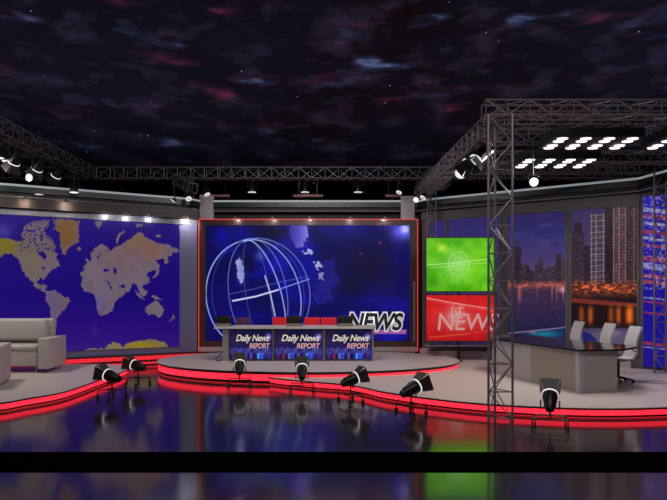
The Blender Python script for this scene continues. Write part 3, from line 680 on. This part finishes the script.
# ------------------------------------------------------------------ white office chairs
def office_chair(loc, rz, label):
    t = thing('office_chair', label, 'chair', loc, rz, 'white chairs behind the right desk')
    # side profile in local (y forward, z up); seat faces +y
    prof = [(0.24, 0.50), (0.20, 0.53), (0.05, 0.51), (-0.12, 0.50), (-0.20, 0.53), (-0.24, 0.62), (-0.23, 0.78), (-0.27, 0.95), (-0.33, 1.10), (-0.36, 1.17)]
    mb = MB(); wd = 0.23; th = 0.035
    def nrm(i):
        a = prof[max(0, i-1)]; b = prof[min(len(prof)-1, i+1)]; v = Vector((b[0]-a[0], b[1]-a[1])).normalized(); return Vector((v.y, -v.x))
    ring = []
    for i, (y, z) in enumerate(prof):
        q = nrm(i)*th
        ring.append([(-wd, y, z), (wd, y, z), (wd, y-q.x, z-q.y), (-wd, y-q.x, z-q.y)])
    vs = [v for r in ring for v in r]; fs = [(0, 1, 2, 3), tuple(len(vs)-4+k for k in (3, 2, 1, 0))]
    for i in range(len(prof)-1):
        for k in range(4): fs.append((i*4+k, i*4+(k+1) % 4, (i+1)*4+(k+1) % 4, (i+1)*4+k))
    mb.add(vs, fs, True); mb.build('seat_shell', M['white'], t)
    for s in (-1, 1):
        MB().path([(s*0.25, 0.16, 0.50), (s*0.26, 0.16, 0.70), (s*0.26, -0.14, 0.72), (s*0.25, -0.22, 0.66)], 0.014, 8).build('armrest', M['blackmetal'], t)
    MB().box((0, 0, 0.465), (0.2, 0.24, 0.035)).build('tilt_mechanism', M['blackmetal'], t)
    MB().tube((0, 0, 0.09), (0, 0, 0.46), 0.025, 12).build('gas_column', M['blackmetal'], t)
    for i in range(5):
        a = 2*PI*i/5+0.3; e = Vector((0.28*math.cos(a), 0.28*math.sin(a), 0.065))
        lg = MB().tube((0, 0, 0.11), e, 0.026, 8, 0.016).build('leg', M['blackmetal'], t)
        q = Vector((-math.sin(a), math.cos(a), 0))*0.016
        MB().tube(Vector((e.x, e.y, 0.03))-q, Vector((e.x, e.y, 0.03))+q, 0.03, 12).build('caster', M['black'], lg)
    return t
c0 = office_chair((5.95, 12.05, 0.18), math.radians(90), 'white office chair nearest the desk end, its black five star base visible')
dup(c0, (6.02, 13.3, 0.18), (0, 0, math.radians(92)), 'middle one of the three white office chairs behind the right desk')
dup(c0, (5.72, 14.25, 0.18), (0, 0, math.radians(94)), 'farthest white office chair, behind the middle of the right desk')

# ------------------------------------------------------------------ sofas at left
so = thing('sofa', 'cream leather sofa with block arms in front of the world map', 'sofa', (-8.0, 13.95, 0.18))
# local: x to right, front is -y
MB().box((0.0, 0.40, 0.80), (2.12, 0.22, 0.88), b=0.05).build('backrest', M['sofa'], so)
MB().box((0.0, 0.20, 0.98), (2.0, 0.20, 0.50), b=0.06).build('back_cushion', M['sofa'], so)
MB().box((-0.03, -0.09, 0.34), (2.20, 0.78, 0.36), b=0.03).build('seat_base', M['sofa'], so)
MB().box((-0.03, -0.10, 0.58), (2.18, 0.80, 0.12), b=0.04).build('seat_cushion', M['sofa'], so)
ra = MB().box((0, 0, 0), (0.25, 1.18, 0.71), Matrix.Rotation(math.radians(7), 3, 'Z'), b=0.015).build('armrest', M['sofa'], so); ra.location = (1.20, 0.02, 0.455)
la = MB().box((0, 0, 0), (0.25, 0.90, 0.71), b=0.015).build('armrest', M['sofa'], so); la.location = (-1.28, -0.10, 0.455)
for x, y in ((-1.05, -0.40), (1.02, -0.42), (-1.05, 0.30), (1.02, 0.35)): MB().tube((x, y, 0), (x, y, 0.17), 0.02, 10).build('leg', M['greymetal'], so)
ac = thing('armchair', 'cream block armchair cut off by the left frame edge, nearer than the sofa', 'armchair', (-7.44, 11.45, 0.18), math.radians(20))
for x in (0.65, -0.65): MB().box((x, 0.17, 0.42), (0.28, 1.30, 0.76), b=0.02).build('armrest', M['sofa'], ac)
MB().box((0, 0.05, 0.30), (1.02, 0.9, 0.36), b=0.04).build('seat', M['sofa'], ac)
MB().box((0, 0.68, 0.48), (1.02, 0.22, 0.8), b=0.04).build('backrest', M['sofa'], ac)
for x, y in ((-0.62, -0.35), (0.62, -0.35), (-0.62, 0.7), (0.62, 0.7)): MB().tube((x, y, 0), (x, y, 0.05), 0.025, 10).build('leg', M['greymetal'], ac)

# ------------------------------------------------------------------ trusses
def truss(p0, p1, wd, hg, label, group, name='lighting_truss', tri=False, r=0.022, step=None, cat='truss'):
    p0 = Vector(p0); p1 = Vector(p1); Ln = (p1-p0).length; xd = (p1-p0).normalized()
    up = Vector((0, 0, 1)) if abs(xd.z) < 0.9 else Vector((0, 1, 0))
    yd = up.cross(xd).normalized(); zd = xd.cross(yd)
    R = Matrix((xd, yd, zd)).transposed()
    t = thing(name, label, cat, p0, group=group, rot=R.to_euler())
    if tri: cs = [(-wd/2, -hg/2), (wd/2, -hg/2), (0, hg/2)]
    else: cs = [(-wd/2, -hg/2), (wd/2, -hg/2), (wd/2, hg/2), (-wd/2, hg/2)]
    for y, z in cs: MB().tube((0, y, z), (Ln, y, z), r, 8).build('chord', M['truss'], t)
    n = max(1, round(Ln/(step or wd*1.25))); mb = MB(); br = r*0.55
    for k in range(len(cs)):
        a, b = cs[k], cs[(k+1) % len(cs)]
        for i in range(n):
            x0, x1 = Ln*i/n, Ln*(i+1)/n
            q0, q1 = (a, b) if (i+k) % 2 else (b, a)
            mb.tube((x0, *q0), (x1, *q1), br, 5, cap=False)
            mb.tube((x0, *a), (x0, *b), br, 5, cap=False)
        mb.tube((Ln-0.01, *a), (Ln-0.01, *b), br, 5, cap=False)
    mb.build('lattice', M['truss'], t)
    return t
G = 'overhead lighting trusses'; GC = 'upright truss columns'
truss((-13, 18.4, 5.87), (9.5, 18.4, 5.87), 0.34, 0.34, 'long straight truss running the full width above the video wall', G, r=0.024)
truss((-7.67, 18.1, 5.84), (-7.67, 8.5, 5.84), 0.34, 0.34, 'truss running forward over the sofa at upper left', G)
truss((2.72, 18.1, 5.20), (2.72, 9.75, 4.86), 0.34, 0.34, 'truss running forward from the video wall to the front truss column', G)
truss((-4.9, 18.15, 5.62), (-4.22, 17.35, 5.2), 0.28, 0.28, 'short sloping truss joining the back truss to the left support column', G)
truss((3.55, 18.15, 5.6), (3.15, 17.3, 5.28), 0.28, 0.28, 'short sloping truss joining the back truss above the green monitor', G)
for y, z, lab in ((9.45, 5.03, 'front most cross truss at upper right, on top of the front column'), (10.75, 5.26, 'cross truss at upper right just behind the front most one'),
                  (11.95, 5.26, 'cross truss at upper right over the nearer lamp panel'), (13.1, 5.12, 'cross truss at upper right behind the farther lamp panel'), (14.2, 5.12, 'rearmost cross truss at upper right, above the far column')):
    truss((2.95 if y > 9.5 else 2.46, y, z), (9.2, y, z), 0.28, 0.24, lab, G, r=0.017)
truss((-7.87, 15.1, 5.8), (-12.5, 15.1, 5.8), 0.3, 0.3, 'cross truss at upper left over the sofa, behind the hanging lamps', G, r=0.02)
truss((-7.87, 13.4, 5.8), (-12.5, 13.4, 5.8), 0.3, 0.3, 'cross truss at the upper left frame edge, nearer than the other', G, r=0.02)
truss((2.68, 9.42, 0.0), (2.68, 9.42, 4.90), 0.386, 0.32, 'tall triangular truss column standing on the floor in front', GC, 'truss_column', True, r=0.02, step=0.45)
truss((2.88, 17.0, 0.18), (2.88, 17.0, 5.12), 0.24, 0.22, 'slim truss column between the video wall and the green monitor', GC, 'truss_column', True, r=0.018, step=0.36)
truss((7.60, 13.55, 0.18), (7.60, 13.55, 4.9), 0.27, 0.25, 'pale truss column in front of the blue banner at far right', GC, 'truss_column', True, r=0.019, step=0.38)
truss((-4.40, 17.95, 0.0), (-4.40, 17.95, 5.1), 0.18, 0.16, 'thin truss column at the left edge of the video wall', GC, 'truss_column', True, r=0.012, step=0.3)

# ------------------------------------------------------------------ lamps
def head(parent, lens_m, sc=1.0, barn=True, ringm=None):
    """lamp head pointing along +Y of its parent, centred on the yoke axis"""
    T = Matrix.Rotation(-PI/2, 4, 'X')      # z -> +y
    h = MB().lathe([(0.04*sc, -0.22*sc), (0.070*sc, -0.21*sc), (0.078*sc, -0.15*sc), (0.095*sc, -0.13*sc), (0.108*sc, 0.0), (0.122*sc, 0.03*sc), (0.122*sc, 0.13*sc), (0.118*sc, 0.135*sc)], 20, T).build('lamp_body', M['blackmetal'], parent)
    MB().lathe([(0.108*sc, 0.136*sc), (0.095*sc, 0.148*sc), (0.05*sc, 0.156*sc), (0.005, 0.158*sc)], 20, T).build('lens', lens_m, h)
    MB().lathe([(0.126*sc, 0.128*sc), (0.133*sc, 0.130*sc), (0.133*sc, 0.148*sc), (0.124*sc, 0.150*sc)], 24, T).build('front_ring', ringm or M['ring'], h)
    if barn:
        a, b, y0, y1 = 0.10*sc, 0.165*sc, 0.15*sc, 0.34*sc; w1 = 0.150*sc
        for k in range(4):
            R = Matrix.Rotation(k*PI/2, 3, 'Y'); mb = MB()
            vs = [(-a, y0, a), (a, y0, a), (w1, y1, b), (-w1, y1, b)]; vs += [(x, y+0.004, z+0.007) for x, y, z in vs]
            mb.add([R@Vector(v) for v in vs], [(0, 1, 2, 3), (7, 6, 5, 4), (0, 4, 5, 1), (1, 5, 6, 2), (2, 6, 7, 3), (3, 7, 4, 0)])
            mb.build('barn_door', M['barn'], h)
    return h
def floor_lamp(loc, yaw, pitch, label, sc=0.9, zh=0.50):
    t = thing('floor_spotlight', label, 'spotlight', loc, yaw, 'spotlights on the studio floor')
    # wheeled base: crossbars with casters
    for x0, y0, x1, y1 in ((-0.25, -0.13, 0.25, -0.13), (-0.22, 0.15, 0.22, 0.15), (0, -0.13, 0, 0.15)):
        MB().tube((x0, y0, 0.15), (x1, y1, 0.15), 0.011, 8).build('base_bar', M['blackmetal'], t)
    for x, y in ((-0.25, -0.13), (0.25, -0.13), (-0.22, 0.15), (0.22, 0.15)):
        q = MB().tube((x, y, 0.15), (x, y, 0.06), 0.010, 8).build('caster_stem', M['blackmetal'], t)
        MB().tube((x-0.013, y, 0.034), (x+0.013, y, 0.034), 0.034, 12).build('caster', M['black'], q)
    MB().path([(0, 0, 0.14), (0, 0, 0.30)], 0.014, 8).build('post', M['blackmetal'], t)
    MB().path([(-0.15*sc, 0, zh), (-0.15*sc, 0, zh-0.13), (-0.07, 0, 0.30), (0.07, 0, 0.30), (0.15*sc, 0, zh-0.13), (0.15*sc, 0, zh)], 0.010, 8).build('yoke', M['blackmetal'], t)
    h = head(t, M['lens'], sc); h.location = (0, 0, zh); h.rotation_euler = (pitch, 0, 0)
    return t
R_ = math.radians
def fl(px, base_y, yaw, pitch, label, sc=0.9, zh=0.41):
    d_ = CH*F/(base_y-HY); return floor_lamp(((px-CX)/F*d_, d_, 0.0), R_(yaw), R_(pitch), label, sc, zh)
fl(112, 397.5, 72, 14, 'black spotlight with barn doors aimed left, nearer one beside the sofa platform')
fl(138, 384.5, 72, 14, 'black spotlight aimed left, farther one between sofa and oval platforms')
fl(239.5, 386, 9, 38, 'black spotlight facing the left screen of the central desk')
fl(302, 391.5, 3, 38, 'black spotlight facing the middle screen of the central desk')
fl(350.5, 402, -66, 20, 'black spotlight aimed right, between the oval and curved platform edges')
fl(411, 413.5, -62, 22, 'black spotlight aimed right at the curved platform edge, below the red monitor', 0.95)
fl(550, 427.5, -21, 38, 'black spotlight in front of the right desk, right of the tall truss column')

def hang(px, py, d_, yaw, pitch, top, label, sc=0.9, barn=False, lens='lampwarm'):
    p_ = P(px, py, d_)
    t = thing('hanging_spotlight', label, 'spotlight', p_, R_(yaw), 'spotlights hanging from the trusses')
    MB().tube((0, 0, 0.20*sc), (0, 0, max(0.24*sc, top-p_.z)), 0.012, 8).build('hanger', M['blackmetal'], t)
    MB().path([(-0.15*sc, 0, 0), (-0.15*sc, 0, 0.20*sc), (0.15*sc, 0, 0.20*sc), (0.15*sc, 0, 0)], 0.010, 8).build('yoke', M['blackmetal'], t)
    h = head(t, M[lens], sc, barn, M['ring']); h.rotation_euler = (R_(pitch), 0, 0)
    return t
for px, lab in ((252, 'black can spotlight hanging above the left part of the video wall'), (305, 'black can spotlight hanging above the middle of the video wall'), (358, 'black can spotlight hanging above the right part of the video wall')):
    hang(px, 188, 18.1, 180, -94, 5.66, lab, 0.95, lens='lensdim')
hang(16, 158, 13.5, 60, -50, 5.64, 'barn door spotlight nearest the left frame edge under the left truss', 1.0, True, 'lensdim')
hang(39, 165, 14.6, 60, -48, 5.64, 'barn door spotlight second from the left frame edge under the left truss', 1.0, True, 'lensdim')
hang(58, 172, 15.7, 60, -46, 5.64, 'barn door spotlight third from the left frame edge under the left truss', 1.0, True, 'lensdim')
hang(32, 178, 14.0, 168, -6, 5.64, 'round lit spotlight facing forward, hanging at upper left', 0.7)
hang(39, 190, 15.4, 180, -92, 5.64, 'black can spotlight hanging directly below the round lit one at upper left', 0.9)
hang(74, 188, 15.4, 180, -92, 5.64, 'black can spotlight hanging alone right of the left lamp cluster', 0.85)
hang(174, 199, 17.0, 130, -55, 5.6, 'spotlight on the left column cluster, leftmost one', 0.65, lens='lensdim')
hang(188, 197, 16.9, 210, -45, 5.5, 'spotlight on the left column cluster, middle one', 0.65, lens='lensdim')
hang(206, 192, 16.9, 240, -60, 5.5, 'spotlight on the left column cluster, rightmost one above the video wall corner', 0.65, lens='lensdim')
hang(400, 190, 17.0, 130, -60, 5.5, 'spotlight left of the right support column top', 0.65, lens='lensdim')
hang(417, 199, 16.5, 150, -25, 5.4, 'brightly lit spotlight at the top right corner of the video wall', 0.6)
hang(424, 195, 16.9, 120, -55, 5.4, 'spotlight on the slim truss column right of the video wall', 0.7, lens='lensdim')
hang(462, 171, 11.8, 150, -35, 4.66, 'bright spotlight under the right forward truss, above the green monitor', 0.85)
hang(471, 159, 11.0, 120, -50, 4.66, 'black spotlight under the right forward truss, nearer than the bright one', 0.9, True, 'lensdim')
hang(479, 155, 10.3, 120, -50, 4.66, 'black spotlight under the right forward truss, closest to the front column', 0.9, True, 'lensdim')
hang(533, 182, 11.1, 172, -12, 5.0, 'round lit spotlight facing forward below the right lamp panels', 0.62)
# tube light under right truss
t = thing('tube_light', 'slanting white tube light under the right forward truss', 'tube light', (2.82, 10.2, 4.54))
MB().tube((0, 0, 0), (0.0, 1.85, 0.0), 0.018, 8).build('tube', M['lampwarm'], t)
MB().box((0, 0.92, 0.04), (0.05, 1.9, 0.04)).build('housing', M['blackmetal'], t)
MB().tube((0, 0.3, 0.06), (0, 0.3, 0.14), 0.008, 6).build('hanger', M['blackmetal'], t); MB().tube((0, 1.6, 0.06), (0, 1.6, 0.18), 0.008, 6).build('hanger', M['blackmetal'], t)
# slim brown bars under back truss
for a, b, lab in ((206, 230, 'left brown light bar under the back truss'), (293, 323, 'middle brown light bar under the back truss'), (385, 401, 'right brown light bar under the back truss')):
    p0 = P(a, 196, 18.25); p1 = P(b, 196, 18.25)
    t = thing('light_bar', lab, 'light bar', ((p0.x+p1.x)/2, 18.25, p0.z), group='brown light bars')
    MB().box((0, 0, 0), (p1.x-p0.x, 0.12, 0.09), b=0.01).build('housing', M['brownbar'], t)
    for s in (-.3, .3): MB().tube((s*(p1.x-p0.x), 0, 0.04), (s*(p1.x-p0.x), 0, 5.66-p0.z), 0.01, 6).build('hanger', M['blackmetal'], t)
# lamp panels
def lamp_panel(loc, label):
    t = thing('lamp_panel', label, 'lamp panel', loc, group='ceiling lamp panels')
    MB().box((0.625, 0.33, 0.10), (1.60, 0.84, 0.17), b=0.01).build('housing', M['black'], t)
    for i in range(4):
        for j in range(4):
            MB().lathe([(0.102, -0.004), (0.094, -0.016), (0.05, -0.022), (0.01, -0.024)], 18, Matrix.Translation((i*0.417, (0, .185, .475, .66)[j], 0.012)) @ Matrix.Diagonal((1, .72, 1, 1))).build('lamp', M['lampwarm'], t)
    for x, y in ((0, 0), (1.25, 0), (0, 0.62), (1.25, 0.62)): MB().tube((x, y, 0.20), (x, y, 0.30), 0.012, 6).build('hanger', M['blackmetal'], t)
    return t
l0 = lamp_panel((4.08, 10.28, 4.78), 'black panel of sixteen round lamps hanging at upper right, nearer and higher in view')
dup(l0, (4.06, 11.90, 4.78), None, 'black panel of sixteen round lamps hanging behind and below the nearer one')
dup(l0, (-9.32, 13.75, 5.30), None, 'black panel of round lamps cut off by the left frame edge')
dup(l0, (6.05, 10.28, 4.78), None, 'lamp panel cut off by the right frame edge')
# downlights
def downlight(loc, label, power, group, col=(1, .93, .88), aim=(0, .7, -.7), arm=0.3):
    t = thing('downlight', label, 'downlight', loc, group=group)
    MB().lathe([(0.022, 0.0), (0.035, 0.004), (0.035, 0.05), (0.02, 0.055)], 14).build('can', M['blackmetal'], t)
    MB().lathe([(0.02, -0.003), (0.004, -0.006)], 14).build('bulb', M['lens'], t)
    q = Vector((aim[0], aim[1], 0)).normalized()*arm
    MB().tube((0, 0, 0.05), (q.x, q.y, 0.05), 0.007, 6).build('arm', M['blackmetal'], t)
    l = bpy.data.lights.new('downlight', 'SPOT'); l.energy = power; l.spot_size = R_(125); l.spot_blend = 0.9; l.shadow_soft_size = 0.02; l.color = col
    o = bpy.data.objects.new('downlight_beam', l); COL.objects.link(o); o.parent = t; o.location = (0, 0, -0.02); o.rotation_euler = Vector(aim).to_track_quat('-Z', 'Y').to_euler()
for px, w_ in ((237, 'leftmost'), (273.5, 'second from left'), (310, 'middle'), (350, 'second from right'), (384, 'rightmost')):
    downlight((vx(px), VY-0.30, vz(218.5)), '%s of the five small downlights along the video wall top' % w_, 5.5, 'downlights above the video wall')
d = (Vector(LA)-Vector(LB)).normalized(); n = Vector((d.y, -d.x))
for px, w_ in ((25, 'first'), (65, 'second'), (106, 'third'), (127, 'fourth'), (150, 'fifth'), (187, 'sixth')):
    q = on_line(LB, LA, px)+n*(0.38 if px > 100 else 0.48)
    downlight((q.x, q.y, 4.235 if px > 100 else 4.46), 'small downlight under the left header, %s from the left frame edge' % w_, (9.0 if px < 180 else 22.0) if px > 100 else 12.0, 'downlights above the world map', (1, .93, .88) if px > 100 else (1, .72, .55), (-n.x*.8, -n.y*.8, -.35))

# ------------------------------------------------------------------ lights
def spot(loc, tgt, power, size, col=(1, .93, .9), soft=0.25, blend=0.6):
    l = bpy.data.lights.new('stage_beam', 'SPOT'); l.energy = power; l.spot_size = R_(size); l.spot_blend = blend; l.shadow_soft_size = soft; l.color = col
    o = bpy.data.objects.new('stage_beam', l); COL.objects.link(o); o.location = loc
    o.rotation_euler = (Vector(tgt)-Vector(loc)).to_track_quat('-Z', 'Y').to_euler()
def area(loc, tgt, power, sx, sy, col=(1, .93, .9)):
    l = bpy.data.lights.new('stage_softlight', 'AREA'); l.shape = 'RECTANGLE'; l.size = sx; l.size_y = sy; l.energy = power; l.color = col
    o = bpy.data.objects.new('stage_softlight', l); COL.objects.link(o); o.location = loc
    o.rotation_euler = (Vector(tgt)-Vector(loc)).to_track_quat('-Z', 'Y').to_euler()
area((4.7, 10.6, 4.70), (4.7, 10.8, 0), 70, 1.3, 0.7)
area((4.7, 12.2, 4.70), (4.7, 12.4, 0), 70, 1.3, 0.7)
area((-8.7, 12.4, 5.2), (-7.8, 12.6, 0), 130, 1.3, 0.7, (1, .93, .88))
area((-0.7, 13.0, 6.2), (-0.7, 15.2, 0), 130, 3.0, 0.5)
area((0.0, 3.0, 7.5), (0, 14, 1.0), 260, 8.0, 1.0, (1, .92, .92))
